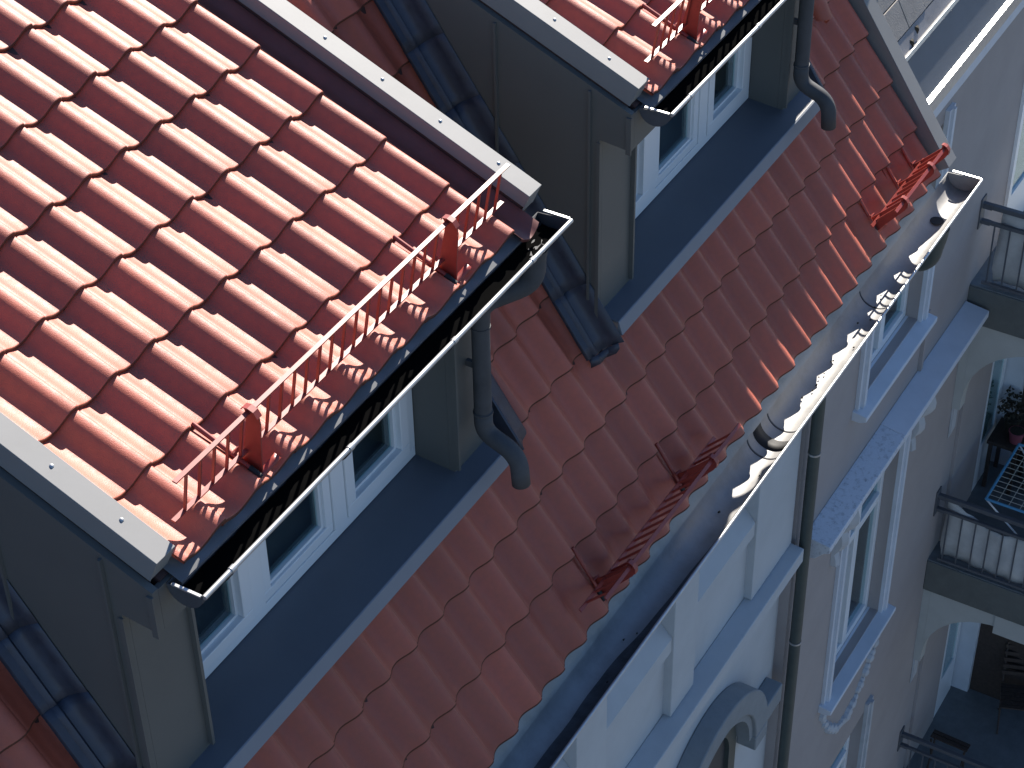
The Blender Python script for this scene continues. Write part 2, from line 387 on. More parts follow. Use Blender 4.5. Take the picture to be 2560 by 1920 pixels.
def dormer(ox, label, rows):
    d = thing('dormer', (ox-1.3, .6, -1.3), label, 'dormer', 'dormers on the steep roof')
    zd = lambda y, h: dr(0, (y-D0.y)/math.cos(AD) , h).z      # approx height of roof layer above y
    zr = lambda y: M0.z + math.tan(AM)*(y-M0.y)
    def roofz(y, h): return D0.z + math.tan(AD)*(y-D0.y) + h/math.cos(AD)
    yj = 1.70
    for nm, xa, xb, sgn in (('cheek', XL, XL+.03, 1), ('cheek', XR-.03, XR, -1)):
        c = MB(); c.prism([(YP, zr(YP)-.2), (YP, -.185), (YF, -.20), (YF, roofz(YF,-.075)), (yj, roofz(yj,-.075)), (yj, zr(yj)-.2)], 'x', xa+ox, xb+ox)
        co_ = c.build(nm, clad_m, d)
        if sgn == 1:
            for ys, z0, z1 in ((.372, -1.10, roofz(.372,-.075)), (.862, zr(.862)+.05, roofz(.862,-.075)), (1.36, zr(1.36)+.05, roofz(1.36,-.075))):
                sm = MB(); sm.box(xa-.016+ox, xa+ox-.0005, ys-.006, ys+.006, z0, z1-.02); sm.build('standing_seam', clad_m, co_)
            fs = MB(); fs.box(xa-.010+ox, xa+ox-.0005, YF-.004, YF+.022, -.215, roofz(YF,-.09)); fs.build('corner_flange', clad_m, co_)
            f2 = MB(); f2.box(xa-.008+ox, xa+ox-.0005, YP-.006, YP+.012, -1.2, -.2); f2.build('corner_flange', clad_m, co_)
    # front posts, reveals, fascia, soffit
    for a, b in ((XL+.031, -2.25), (-.454, XR-.031)):
        p = MB(); p.box(a+ox, b+ox, YP, YP+.03, -1.34, -.2005); p.build('front_post', clad_m, d)
    for a, s_ in ((-2.25, -1), (-.454, 1)):
        p = MB(); p.box((a if s_ > 0 else a-.012)+ox, (a+.012 if s_ > 0 else a)+ox, YP+.031, YW+.10, -1.25, -.2005); p.build('reveal', clad_m, d)
        f2 = MB(); f2.box((a-.003 if s_ > 0 else a-.012)+ox, (a+.012 if s_ > 0 else a+.003)+ox, YP-.022, YP-.0005, -1.169, -.2005); f2.build('edge_flange', clad_m, d)
    p = MB(); p.box(XL+.031+ox, XR-.031+ox, YF, YF+.022, -.20, roofz(YF,-.08)); p.build('fascia', clad_m, d)
    p = MB(); p.box(XL+.031+ox, XR-.031+ox, YF+.023, YW+.07, -.1995, -.16); p.build('soffit', clad_m, d)
    # window sill: nearly level sheet with a hanging lip and the apron under it
    s = MB(); s.prism([(YW+.02, ZS+.001), (.217, -1.193), (.217, -1.202), (YW+.02, ZS-.02)], 'x', XL+.012+ox, XR-.005+ox)
    bevel(s.build('window_sill', sill_m, d), .003)
    s = MB(); s.prism([(.2165, -1.192), (.2110, -1.195), (.1900, -1.262), (.196, -1.268), (.2165, -1.262)], 'x', XL+.010+ox, XR-.003+ox); s.build('sill_lip', lip_m, d)
    s = MB(); s.prism([(.300, -1.2035), (.306, -1.44), (.34, -1.42), (.34, -1.2035)], 'x', XL+.02+ox, XR-.01+ox); s.build('apron', lead_m, d)
    cut_window(d, ox)
    # roof deck, eave sheet, right-hand channel
    dk = MB(); dk.obox(D0+EX*ox, EX, ED, ND, (XL+.06, .03, -.125), (-.06, 3.6, -.074)); deck = dk.build('roof_deck', deck_m, d)
    es = MB(); P = [dr(0,.12,-.066), dr(0,-.030,-.066), dr(0,-.033,-.072)]; P[2].z -= .004
    xa, xb = XL+.10+ox, -.20+ox
    for i in range(2): es.quad((xa,P[i].y,P[i].z), (xa,P[i+1].y,P[i+1].z), (xb,P[i+1].y,P[i+1].z), (xb,P[i].y,P[i].z))
    es.build('eave_sheet', eave_m, d)
    cn = MB(); n = 8
    for sv in (-.035, 3.6):
        for i in range(n+1):
            t = i/n; x = -.234 + .150*t; h = -.050 + .012*math.cos(t*2*math.pi) + (.012 if i == 0 else 0); cn.v.append(tuple(dr(x, sv - (.018*math.sin(math.pi*t) if sv < 0 else 0), h, ox)))
    for i in range(n): cn.f.append((i, i+1, n+1+i+1, n+1+i))
    for i in range(n+1):
        p = Vector(cn.v[i]); cn.v.append(tuple(p - ND*.016))
    for i in range(n): cn.f.append((i, 2*(n+1)+i, 2*(n+1)+i+1, i+1))
    cn.build('verge_channel', chan_m, d, True)
    for r in range(rows):
        for c in range(10):
            place_tile(TILE_D, dr(-.24 - WD*c, GD*r, 0, ox), EX, ED, ND, d)
    # verge caps
    for (a, b, drop_l, drop_r) in ((-2.556, -2.455, .112, .07), (-.087, .014, .070, .11)):
        cp = MB(); t = .004; H = .050; s0, s1 = .048, 3.6
        O = D0 + EX*ox
        cp.obox(O, EX, ED, ND, (a, s0, H-t), (b, s1, H)); cp.obox(O, EX, ED, ND, (a, s0, H-drop_l), (a+t, s1, H-t-.0002)); cp.obox(O, EX, ED, ND, (b-t, s0, H-drop_r), (b, s1, H-t-.0002))
        cp.obox(O, EX, ED, ND, (a+t+.0002, s0+.001, H-.105), (b-t-.0002, s0+.005, H-t-.0002))
        cap = bevel(cp.build('verge_cap', cap_m, d), .0035, 2)
        bk = MB(); bk.obox(O, EX, ED, ND, (a+.008, s0+.012, -.12), (b-.008, s1, H-.012)); bk.build('verge_board', deck_m, d)
        for k in range(11):
            c0 = O + EX*((a+b)/2 + .004) + ED*(.242 + .303*k) + ND*H
            sc = MB(); sg = 10
            for (rr, hh) in ((.0085, .0002), (.0085, .0018), (.0055, .0048), (.0, .0056)):
                for i in range(sg): q = 2*math.pi*i/sg; sc.v.append(tuple(c0 + EX*rr*math.cos(q) + ED*rr*math.sin(q) + ND*hh))
            for j in range(3):
                for i in range(sg): sc.f.append((j*sg+i, j*sg+(i+1)%sg, (j+1)*sg+(i+1)%sg, (j+1)*sg+i))
            sc.build('screw', bead_m, cap, True)
    # lead flashing both sides: sheet over the tiles, roll, upstand on the cheek
    for side in (-1, 1):
        xw = XL if side < 0 else XR
        X = lambda t: xw + side*t + ox
        for q, (sa, sb) in enumerate(((-.345, .02), (.0, .36), (.34, .70), (.68, 1.05), (1.03, 1.40), (1.38, 1.75))):
            lf = MB(); k = .002*(q % 2)
            up = .215 if (side > 0 and sb < .1) else .150
            prof = [(.0035, up+k), (.004, .085+k), (.012, .040+k), (.03, .018+k), (.055, .010+k), (.066, .018+k), (.074, .012+k), (.082, -.002+k), (.112, -.010+k), (.118, -.022+k)]
            if side > 0: prof = [(.003, .06+k), (.006, .0+k), (.03, -.02+k), (.062, -.018+k), (.076, .03+k), (.084, .100+k), (.094, .104+k), (.12, .075+k), (.18, .030+k), (.245, .010+k), (.275, -.012+k)]
            nn_ = 6
            for i in range(nn_+1):
                s_ = sa + (sb-sa)*i/nn_
                for (t, h) in prof: lf.v.append(tuple(mr(X(t), s_ , h + random.uniform(-.0009,.0009))))
            m_ = len(prof)
            for i in range(nn_):
                for j in range(m_-1): e = i*m_+j; lf.f.append((e, e+1, e+m_+1, e+m_))
            o = lf.build('flashing', lead_m, d, True)
            so = o.modifiers.new('thick', 'SOLIDIFY'); so.thickness = .003
        # folded end of the lead at the sill corner
        if side > 0: continue
        lf = MB(); prof = [(.0035,.150),(.012,.045),(.05,.012),(.07,.016),(.11,-.012)]
        for s_, dh in ((-.34, 0), (-.372, -.012), (-.392, -.045)):
            for i, (t, h) in enumerate(prof): lf.v.append(tuple(mr(X(t + (.01 if i == 0 else 0)), s_ - .012*math.sin(i/4*math.pi), min(h, .12) + dh*(1 if h > .02 else .4))))
        for i in range(2):
            for j in range(4): e = i*5+j; lf.f.append((e, e+1, e+6, e+5))
        o = lf.build('flashing', lead_m, d, True); so = o.modifiers.new('thick', 'SOLIDIFY'); so.thickness = .003
    return d
dormer(DOX[0], 'near dormer with wide red tiled roof, grey cladding and three white-framed panes', 9)
dormer(DOX[1], 'far dormer at the top of the picture, its grey side wall facing us', 9)

# ================================================================== GUTTERS
def gutter(x0, x1, yc, zc, r, mt, bead_mt, label, clips, beadr=.010, flat=.0, silt_and_shade=True, tag=None, shape='round'):
    g = thing('gutter', ((x0+x1)/2, yc, zc-r), label, 'gutter', 'gutters under the eaves')
    n = 18; t = MB(); nx = max(2, int((x1-x0)/.12))
    rings = []
    for i in range(n+1):
        a = math.pi*i/n                       # 0 = back edge, pi = front rim
        rings.append((yc + r*math.cos(a), zc - r*math.sin(a) - (.012*(1-i/n))))
    for j in range(nx+1):
        x = x0 + (x1-x0)*j/nx
        for (y, z) in rings: t.v.append((x, y, z))
    for j in range(nx):
        for i in range(n): e = j*(n+1)+i; t.f.append((e, e+1, e+n+2, e+n+1))
    o = t.build('trough', mt, g, True); s = o.modifiers.new('thick','SOLIDIFY'); s.thickness = .0022; s.offset = 1
    b = MB(); yb = yc - r - beadr*.6
    b.tube([(x0-.003, yb, zc-.001), ((x0+x1)/2, yb, zc-.001), (x1+.003, yb, zc-.001)], beadr, 12)
    b.build('front_bead', bead_mt, g, True)
    for x, sg in ((x0, -1), (x1, 1)):
        e = MB(); poly = [(y, z) for y, z in rings] ; e.prism(poly, 'x', x, x + sg*.003); e.build('end_cap', mt, g)
        f = MB(); f.box(min(x-.001, x+sg*.012), max(x-.001, x+sg*.012), yc-r+.004, yc+r-.03, zc+.0003, zc+.007); f.build('end_rim', bead_mt, g)
    for x in clips:
        c = MB(); c.tube([(x-.012, yb, zc-.001), (x+.012, yb, zc-.001)], beadr+.003, 12); c.build('joint_clip', bead_mt, g, True)
        st = MB(); pr = []
        for i in range(n+1):
            a = math.pi*i/n; pr.append((yc + (r+.004)*math.cos(a), zc - (r+.004)*math.sin(a)))
        for k, (y, z) in enumerate(pr): st.v += [(x-.012,y,z),(x+.012,y,z)]
        for k in range(n): st.f.append((2*k, 2*k+2, 2*k+3, 2*k+1))
        so2 = st.build('bracket', mt, g, True); q = so2.modifiers.new('thick','SOLIDIFY'); q.thickness = .003; q.offset = -1
    if silt_and_shade:
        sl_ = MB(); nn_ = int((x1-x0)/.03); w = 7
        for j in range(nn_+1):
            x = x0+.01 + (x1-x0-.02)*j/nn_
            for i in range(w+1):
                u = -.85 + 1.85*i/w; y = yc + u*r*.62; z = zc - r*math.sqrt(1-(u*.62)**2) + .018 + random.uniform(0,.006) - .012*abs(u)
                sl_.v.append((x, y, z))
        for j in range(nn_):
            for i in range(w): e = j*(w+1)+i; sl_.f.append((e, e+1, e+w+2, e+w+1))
        sl_.build('silt_and_shade', silt_shade_m, g, True)
    return g
def downpipe_dormer(ox, dx, label):
    d = thing('downpipe', (ox+dx-.33, .25, -1.3), label, 'downpipe', 'grey downpipes in front of the dormers')
    x = -.33+ox+dx; xo = -.165+ox+dx*.3; r = .041
    pth = arcpath([(xo, .08, -.085), (xo, .085, -.235), (x, .25, -.295), (x, .25, -.42)], .09, 8)
    p = MB(); p.tube(pth, [.052 - .010*max(0, i/(len(pth)-1)-.75)*4 for i in range(len(pth))], 18); p.build('outlet_bend', zinc_m, d, True)
    o = MB(); o.tube([(xo,.08,-.06),(xo,.08,-.10),(xo,.08,-.14)], [.062,.054,.045], 18); o.build('outlet_cone', zinc_m, d, True)
    p = MB(); p.tube([(x,.25,-.40),(x,.25,-.65),(x,.25,-.90)], r-.001, 18); p.build('pipe', zinc_m, d, True)
    p = MB(); p.tube(arcpath([(x,.25,-.885),(x,.25,-1.005),(x,.075,-1.075),(x,.063,-1.235)], .085, 8), r+.001, 18, False); q = p.build('swan_neck', zinc_m, d, True)
    s = q.modifiers.new('thick','SOLIDIFY'); s.thickness = .002
    for z in (-.425, -.895):
        c = MB(); c.tube([(x,.25,z-.005),(x,.25,z+.005)], r+.004, 18); c.build('pipe_ring', bead_m if False else zinc_m, d, True)
    st = MB(); st.box(x-.01, x+.01, .285, YP-.001, -.66, -.63); st.build('pipe_bracket', zinc_m, d)
    return d
gutter(-2.509, 0.0, .082, 0.0, .078, zinc_m, bead_m, 'dark half-round gutter along the near dormer eave, pale rounded rim', (-.316,-.918,-1.636,-2.353))
gutter(-2.515+DOX[1], 0.0+DOX[1], .082, 0.012, .078, zinc_m, bead_m, 'dark half-round gutter along the far dormer eave at the top', (-.30+DOX[1],-.92+DOX[1],-1.62+DOX[1],-2.33+DOX[1]))
downpipe_dormer(0, 0, 'grey downpipe with swan neck on the near dormer, above the red tiles')
downpipe_dormer(DOX[1], -.085, 'grey downpipe with swan neck on the far dormer')
# main gutter: wide bright zinc trough
MGY, MGZ, MGR = -.312, -2.254, .108
gutter(-6.5, 4.43, MGY, MGZ, MGR, steel_m, bead_m, 'long wide bright metal gutter along the main roof eave', (), beadr=.009, silt_and_shade=False)


# black rubber expansion joint across the main gutter, seams, outlet
mg = [o for o in bpy.data.objects if o.name.startswith('gutter') and 'main roof' in o.get('label','')][0]
def gut_band(name, x0, x1, dr_, mt, a0=0.0, a1=math.pi):
    b = MB(); n = 18
    for i in range(n+1):
        a = a0 + (a1-a0)*i/n
        for x in (x0, x1): b.v.append((x, MGY + (MGR-dr_)*math.cos(a), MGZ - (MGR-dr_)*math.sin(a) - .012*(1-a/math.pi)))
    for i in range(n): b.f.append((2*i, 2*i+2, 2*i+3, 2*i+1))
    o = b.build(name, mt, mg, True); s_ = o.modifiers.new('thick','SOLIDIFY'); s_.thickness = .003; s_.offset = 0
gut_band('expansion_joint', 1.62, 1.71, .0036, black_m)
for xq in (1.55, 1.80, 3.05, -1.2): gut_band('solder_seam', xq-.006, xq+.006, .0022, zinc_m)
dm = silt_shade_m.node_tree; df = dm.nodes.new('ShaderNodeBsdfDiffuse'); df.inputs[0].default_value = (.004,.004,.004,1)
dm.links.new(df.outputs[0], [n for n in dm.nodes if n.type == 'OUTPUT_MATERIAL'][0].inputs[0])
film_m = mat('wet_gutter_grime', (.055, .055, .06), .6, vary=.4, scale=14, bump=.3, bscale=30)  # thin gutter dirt; its dark band also paints in the trough's shade
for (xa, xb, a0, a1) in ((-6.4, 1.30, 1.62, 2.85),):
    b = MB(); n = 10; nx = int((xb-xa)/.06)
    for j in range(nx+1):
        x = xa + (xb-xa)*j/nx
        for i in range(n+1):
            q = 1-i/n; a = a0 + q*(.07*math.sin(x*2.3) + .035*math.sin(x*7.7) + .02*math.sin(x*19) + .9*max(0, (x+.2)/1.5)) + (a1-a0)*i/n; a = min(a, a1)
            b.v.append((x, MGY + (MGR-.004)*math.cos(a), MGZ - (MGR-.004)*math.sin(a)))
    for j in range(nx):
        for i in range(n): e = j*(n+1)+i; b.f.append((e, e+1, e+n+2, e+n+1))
    b.build('grime_and_shade', film_m, mg, True)
for k in range(22):
    x = random.choice((random.uniform(-.3,1.4), random.uniform(-2.2,-.4), random.uniform(1.9,3.4))); a = random.uniform(1.3,2.1); p0 = Vector((x, MGY + (MGR-.007)*math.cos(a), MGZ - (MGR-.007)*math.sin(a)))
    b = MB(); sg = 5
    for q in range(sg): an = 2*math.pi*q/sg; rr = random.uniform(.003,.009); b.v.append(tuple(p0 + Vector((rr*math.cos(an)*1.6, rr*math.sin(an), random.uniform(-.002,.003)))))
    b.v.append(tuple(p0 + Vector((0,0,.007)))); b.f = [(q, (q+1)%sg, sg) for q in range(sg)]
    b.build('leaf_debris', soil_m, mg)
ol = MB(); ol.tube([(4.03, MGY+.01, MGZ-MGR+.0065), (4.03, MGY+.01, MGZ-MGR+.0085)], .042, 24); ol.build('outlet_hole', black_m, mg, True)
# ---- facade downpipe
dp = thing('downpipe', (4.30, .43, -16.2), 'dark green-grey downpipe running down between the white and mauve facades', 'downpipe')
p = MB(); p.tube(arcpath([(4.03,MGY+.01,-2.42),(4.03,MGY+.01,-2.66),(4.30,.43,-3.1),(4.30,.43,-3.5)], .16, 8), .062, 18); p.build('swan_neck', green_m, dp, True)
p = MB(); p.tube([(4.03,MGY+.01,-2.40),(4.03,MGY+.01,-2.47),(4.03,MGY+.01,-2.55)], [.085,.078,.064], 18); p.build('outlet_cone', green_m, dp, True)
p = MB(); p.tube([(4.30,.43,-3.45),(4.30,.43,-9),(4.30,.43,-16.2)], .044, 18); p.build('pipe', green_m, dp, True)
for z in (-4.75, -6.66, -8.6):
    c = MB(); c.tube([(4.30,.43,z-.008),(4.30,.43,z+.008)], .048, 18); c.build('pipe_ring', bead_m, dp, True)

# ================================================================== SNOW GUARDS
TG = R(13.5)
def guard(x0, x1, s0, h0, O, e, n, brackets, label, ox=0, bar0=.065):
    G = thing('snow_guard', O + EX*((x0+x1)/2+ox) + e*s0 + n*0.0, label, 'snow guard', 'red snow guards on the roof')
    g = n*math.cos(TG) + e*math.sin(TG); q = EX.cross(g)          # q: across the guard
    B = O + e*s0 + EX*ox
    top, bot = h0+.195, h0
    for hh, nm in ((top, 'rail'), (bot, 'rail')):
        r = MB(); r.obox(B, EX, q, g, (x0, -.009, hh-.0035), (x1, .009, hh+.0035)); r.build(nm, red_m, G)
    x = x0 + bar0
    while x < x1-.02:
        if all(abs(x-b) > .012 for b in brackets):
            r = MB(); r.obox(B, EX, q, g, (x-.0035, -.0055, bot+.0037), (x+.0035, .0055, top-.0037)); r.build('bar', red_m, G)
        x += .0795
    for b in brackets:
        # upright plate in the plane square to the eave, with a hook over the top rail
        prof = [(-.020,-.075),(.075,-.075),(.062,.03),(.050,top-.04),(.040,top-.004),(.022,top+.014),(-.002,top+.018),(-.022,top+.013),(-.026,top+.004),(-.010,top-.02),(-.014,.03)]
        pl = MB(); vs = []
        for xx in (b-.003, b+.003): vs += [B + EX*xx + q*u + g*v for u, v in prof]
        k = len(prof); pl.add(vs, [tuple(range(k))[::-1], tuple(range(k,2*k))] + [(i,(i+1)%k,k+(i+1)%k,k+i) for i in range(k)])
        pl.build('bracket', red_m, G)
        hk = MB(); hp = [(-.030,top+.002),(-.024,top+.014),(-.002,top+.021),(.024,top+.016),(.044,top-.006)]
        for xx in (b-.014, b+.014): hk.v += [tuple(B + EX*xx + q*u + g*v) for u, v in hp]
        for i in range(4): hk.f.append((i, i+1, 5+i+1, 5+i))
        ho = hk.build('hook', red_m, G); sm = ho.modifiers.new('thick','SOLIDIFY'); sm.thickness = .004
        # strap running up under the course above, and its black end
        st = MB(); st.obox(B, EX, e, n, (b-.055, -.095, -.052), (b-.020, .285, -.040)); st.build('strap', red_m, G)
        st = MB(); st.tube([B+EX*(b-.030)+e*.22+n*-.018, B+EX*(b-.030)+e*.0+n*-.018, B+EX*(b-.030)+e*-.04+n*-.020], .010, 10); st.build('rod', red_m, G, True)
        st = MB(); st.tube([B+EX*(b-.030)+e*-.04+n*-.021, B+EX*(b-.030)+e*-.095+n*-.026], .013, 10); st.build('rod_end', black_m, G, True)
        bt = MB(); bt.tube([B+EX*(b-.028)+e*.03+n*-.01, B+EX*(b-.004)+e*.03+n*.012], .006, 8); bt.tube([B+EX*(b-.050)+e*.035+n*.010, B+EX*(b-.012)+e*.035+n*.012], .003, 6); bt.build('bolt', red_m, G, True)
        ft = MB(); nn_ = 6
        for j in range(2):
            for i in range(nn_+1):
                t = i/nn_; ft.v.append(tuple(B + EX*(b-.05+.13*t) + e*(-.098+.03*j*1.0) + n*(-.040 + .030*t*t)))
        for i in range(nn_): ft.f.append((i, i+1, nn_+2+i, nn_+1+i))
        fo = ft.build('foot_plate', red_m, G, True); sm = fo.modifiers.new('thick','SOLIDIFY'); sm.thickness = .004
    return G
guard(-2.360, -.170, .119, .016, D0, ED, ND, (-1.935, -.625), 'red snow guard with many bars along the sunlit near dormer roof')
guard(-2.333, -.170, .119, .016, D0, ED, ND, (-1.935, -.625), 'red snow guard on the far dormer roof at the top edge', DOX[1])
guard(-.222, 1.19, -1.150, .04, M0, EM, NM, (.030, .885), 'red snow guard in shade beside the main gutter')
guard(3.27, 4.07, -1.115, .04, M0, EM, NM, (3.40, 3.80, 4.03), 'short red snow guard at the far right end of the main gutter')

# ================================================================== NEIGHBOURING HOUSE
nb = thing('neighbouring_house', (6, .5, -16.2), 'mauve rendered neighbouring house with ledges, balconies and flat edge gutter', 'house')
NY = .50; BX = 7.78
# wall with openings
def wall_grid(mb, xs, zs, y0, y1, holes):
    for i in range(len(xs)-1):
        for j in range(len(zs)-1):
            cx_, cz_ = (xs[i]+xs[i+1])/2, (zs[j]+zs[j+1])/2
            if any(a < cx_ < b and c < cz_ < d for a, b, c, d in holes): continue
            mb.box(xs[i], xs[i+1], y0, y1, zs[j], zs[j+1])
W1 = (5.38, 6.48, -5.06, -3.25); W3 = (5.38, 6.48, -8.30, -6.35); W5 = (5.38, 6.48, -11.57, -9.62)
w = MB(); wall_grid(w, [4.271, 5.38, 6.48, BX+1.7], [-16.2, -11.57, -9.62, -8.30, -6.35, -5.06, -3.25, -2.62], NY, NY+.16, [W1, W3, W5]); w.build('wall', mauve_m, nb)
for (a, b, c, d_), mt in ((W1, band_m), (W3, band_m), (W5, stucco_m)):
    wn = MB(); y = NY+.10
    for k, t in ((0, .05),):
        wn.box(a, b, y, y+.06, c, c+.07); wn.box(a, b, y, y+.06, d_-.07, d_); wn.box(a, a+.06, y, y+.06, c+.07, d_-.07); wn.box(b-.06, b, y, y+.06, c+.07, d_-.07)
        mx = (a+b)/2; wn.box(mx-.045, mx+.045, y-.01, y+.06, c+.0702, d_-.0702); wn.box(a+.0602, mx-.0452, y-.004, y+.06, d_-.62, d_-.54); wn.box(mx+.0452, b-.0602, y-.004, y+.06, d_-.62, d_-.54)
    wo = bevel(wn.build('window', white_m, nb), .006)
    for p0, p1 in ((a+.06, mx-.045), (mx+.045, b-.06)):
        g = MB(); g.box(p0, p1, y+.03, y+.034, c+.07, d_-.07); g.build('pane', glass_m, wo)
    bk = MB(); bk.box(a-.2, b+.2, NY+.7, NY+.72, c-.2, d_+.13); bk.box(a-.2, b+.2, NY+.161, NY+.699, c-.2, c-.17); bk.box(a-.2, b+.2, NY+.161, NY+.699, d_+.1, d_+.13); bk.box(b+.17, b+.2, NY+.161, NY+.699, c-.1699, d_+.0999); bk.box(a-.2, a-.17, NY+.161, NY+.699, c-.1699, d_+.0999); bk.build('room_shell', dark_m, nb)
    # moulded surround
    for off, pr in ((0, .035), (.0455, .055), (.091, .03)):
        for xa, xb in ((b+off, b+off+.045), (a-off-.045, a-off)):
            sr = MB(); sr.box(xa, xb, NY-pr, NY-.0005, c-.02, d_+.10); sr.build('window_surround', stucco_m if mt is stucco_m else band_m, nb)
    sl2 = MB(); sl2.prism([(NY-.115, c-.03), (NY-.115, c-.075), (NY-.06, c-.10), (NY+.10, c-.10), (NY+.10, c+.004)], 'x', a-.17, b+.15); bevel(sl2.build('window_sill', band_m, nb), .006)
    if d_ < -6:
        # stucco festoon under the sill: a hanging string of lumps
        f = MB()
        for i in range(31):
            t = i/30; x = a-.08 + (b-a+.16)*t; z = c-.22 - .62*math.sin(math.pi*t)**.8 + random.uniform(-.02,.02); rr = random.uniform(.028,.046)
            sg = 7
            for (k2, h2) in ((1,0),(.8,.7),(.3,1)):
                for q in range(sg): an = 2*math.pi*q/sg; f.v.append((x+rr*1.3*k2*math.cos(an), NY-.0005-rr*h2*1.1, z+rr*1.3*k2*math.sin(an)))
            bs = len(f.v)-3*sg
            for r_ in range(2):
                for q in range(sg): f.f.append((bs+r_*sg+q, bs+r_*sg+(q+1)%sg, bs+(r_+1)*sg+(q+1)%sg, bs+(r_+1)*sg+q))
            f.f.append(tuple(bs+2*sg+q for q in range(sg)))
        f.build('stucco_festoon', stucco_m, nb, True)
        pl = MB(); pl.box(a-.02, b+.02, NY-.02, NY-.0006, c-.20, c-.101); pl.build('apron_panel', mauve_m, nb)
# storey cornice with the specked near end, consoles
cn = MB(); cn.prism([(NY-.215,-5.735),(NY-.215,-5.80),(NY-.17,-5.82),(NY-.10,-5.90),(NY-.0005,-5.93),(NY-.0005,-5.705)], 'x', 5.9, 7.74); bevel(cn.build('storey_cornice', band_m, nb), .006)
cn = MB(); cn.prism([(NY-.213,-5.737),(NY-.213,-5.80),(NY-.17,-5.82),(NY-.10,-5.90),(NY-.0005,-5.93),(NY-.0005,-5.707)], 'x', 4.45, 5.899); bevel(cn.build('storey_cornice', speck_m, nb, label='cornice end with dark specks near the downpipe'), .006)
for x in (5.14, 6.72):
    cs = MB(); n = 10
    for i in range(n+1):
        t = i/n; z = -5.95 - .62*t; dpt = .15*(1-t)**1.2 + .05*abs(math.sin(t*math.pi*2.5)) + .012
        wd = .085*(1-.45*t)
        for xx, yy in ((-wd, 0), (-wd*.8, -dpt*.7), (0, -dpt), (wd*.8, -dpt*.7), (wd, 0)): cs.v.append((x+xx, NY-.0008+yy, z))
    for i in range(n):
        for j in range(4): e_ = i*5+j; cs.f.append((e_, e_+1, e_+6, e_+5))
    cs.build('console', stucco_m, nb, True)
# plinth strip of wall that steps forward beside the window
pv = MB(); pv.box(6.66, 6.70, NY-.03, NY-.0007, -5.70, -5.10); pv.build('wall_lesene', mauve_m, nb)
# top cornice, box gutter and terrace slabs
tc = MB(); tc.prism([(.20,-2.40),(.205,-2.50),(.27,-2.56),(.29,-2.66),(.36,-2.72),(.40,-2.86),(NY-.0005,-2.95),(NY-.0005,-2.40)], 'x', 4.42, 14); bevel(tc.build('eaves_cornice', band_m, nb), .006)
AN = R(62); EN = Vector((0, math.cos(AN), math.sin(AN))); NN = Vector((0, -math.sin(AN), math.cos(AN))); N0 = Vector((0, .235, -2.30))
bgx = MB(); bgx.box(4.42, 14, .197, .240, -2.3992, -2.288); bevel(bgx.build('gutter_cap', bead_m, nb), .004)
bgx = MB(); bgx.obox(N0, EX, EN, NN, (4.42, -.08, -.03), (14, .326, 0)); bgx.build('roof_apron', mat('smooth_blue_zinc', (.11, .125, .15), .5, metal=.2, vary=.08, scale=4), nb)
bgx = MB(); bgx.obox(N0, EX, EN, NN, (4.42, .3265, -.03), (14, .357, .022)); bevel(bgx.build('gutter_cap', bead_m, nb), .004)
bgx = MB(); bgx.obox(N0, EX, EN, NN, (4.42, .3575, -.03), (14, .465, -.004)); bgx.build('roof_kerb', kerb_m, nb)
bgx = MB(); bgx.obox(N0, EX, EN, NN, (4.42, .4655, -.05), (14, 1.2, -.022)); bgx.build('roof_slab_bed', deck_m, nb)
for i in range(26):
    for j in range(3):
        xo = 4.46 + .291*i
        sb = MB(); sb.obox(N0, EX, EN, NN, (xo, .471+.216*j, -.0215), (xo+.285, .471+.216*j+.209, -.002+random.uniform(-.003,.003))); bevel(sb.build('roof_slab', panel_m, nb), .004)
for (x, s0) in ((5.42,.42),(5.30,.38)):
    mo = MB(); sg = 9; o0 = N0 + EX*x + EN*s0 + NN*-.0038
    for (k2, h2) in ((1,0),(.75,.6),(.3,1)):
        for q in range(sg):
            an = 2*math.pi*q/sg; rr = .026*(1+.3*math.sin(q*2.3)); mo.v.append(tuple(o0 + EX*rr*k2*math.cos(an) + EN*rr*k2*math.sin(an) + NN*.014*h2))
    for r_ in range(2):
        for q in range(sg): mo.f.append((r_*sg+q, r_*sg+(q+1)%sg, (r_+1)*sg+(q+1)%sg, (r_+1)*sg+q))
    mo.f.append(tuple(2*sg+q for q in range(sg))); mo.build('moss_clump', soil_m, nb, True)
ndm = MB(); ndm.prism([(.66,-1.62),(.66,-.10),(1.5,2.0),(1.9,2.0),(1.9,-1.62)], 'x', 5.0, 5.3); bevel(ndm.build('shade_caster_wall', wall_m, nb), .006)  # unseen wall, added and shaped to cast the shadow on the roof's right
# balcony door on the top balcony
dd = MB(); dd.box(8.45, 8.52, NY-.03, NY-.0006, -5.55, -3.4); dd.box(9.4, 9.47, NY-.03, NY-.0006, -5.55, -3.4); dd.box(8.5202, 9.3998, NY-.03, NY-.0006, -5.55, -5.1); d0 = dd.build('balcony_door', white_m, nb)
g = MB(); g.box(8.5202, 9.3998, NY-.012, NY-.008, -5.1, -3.4); g.build('pane', glass_m, d0)
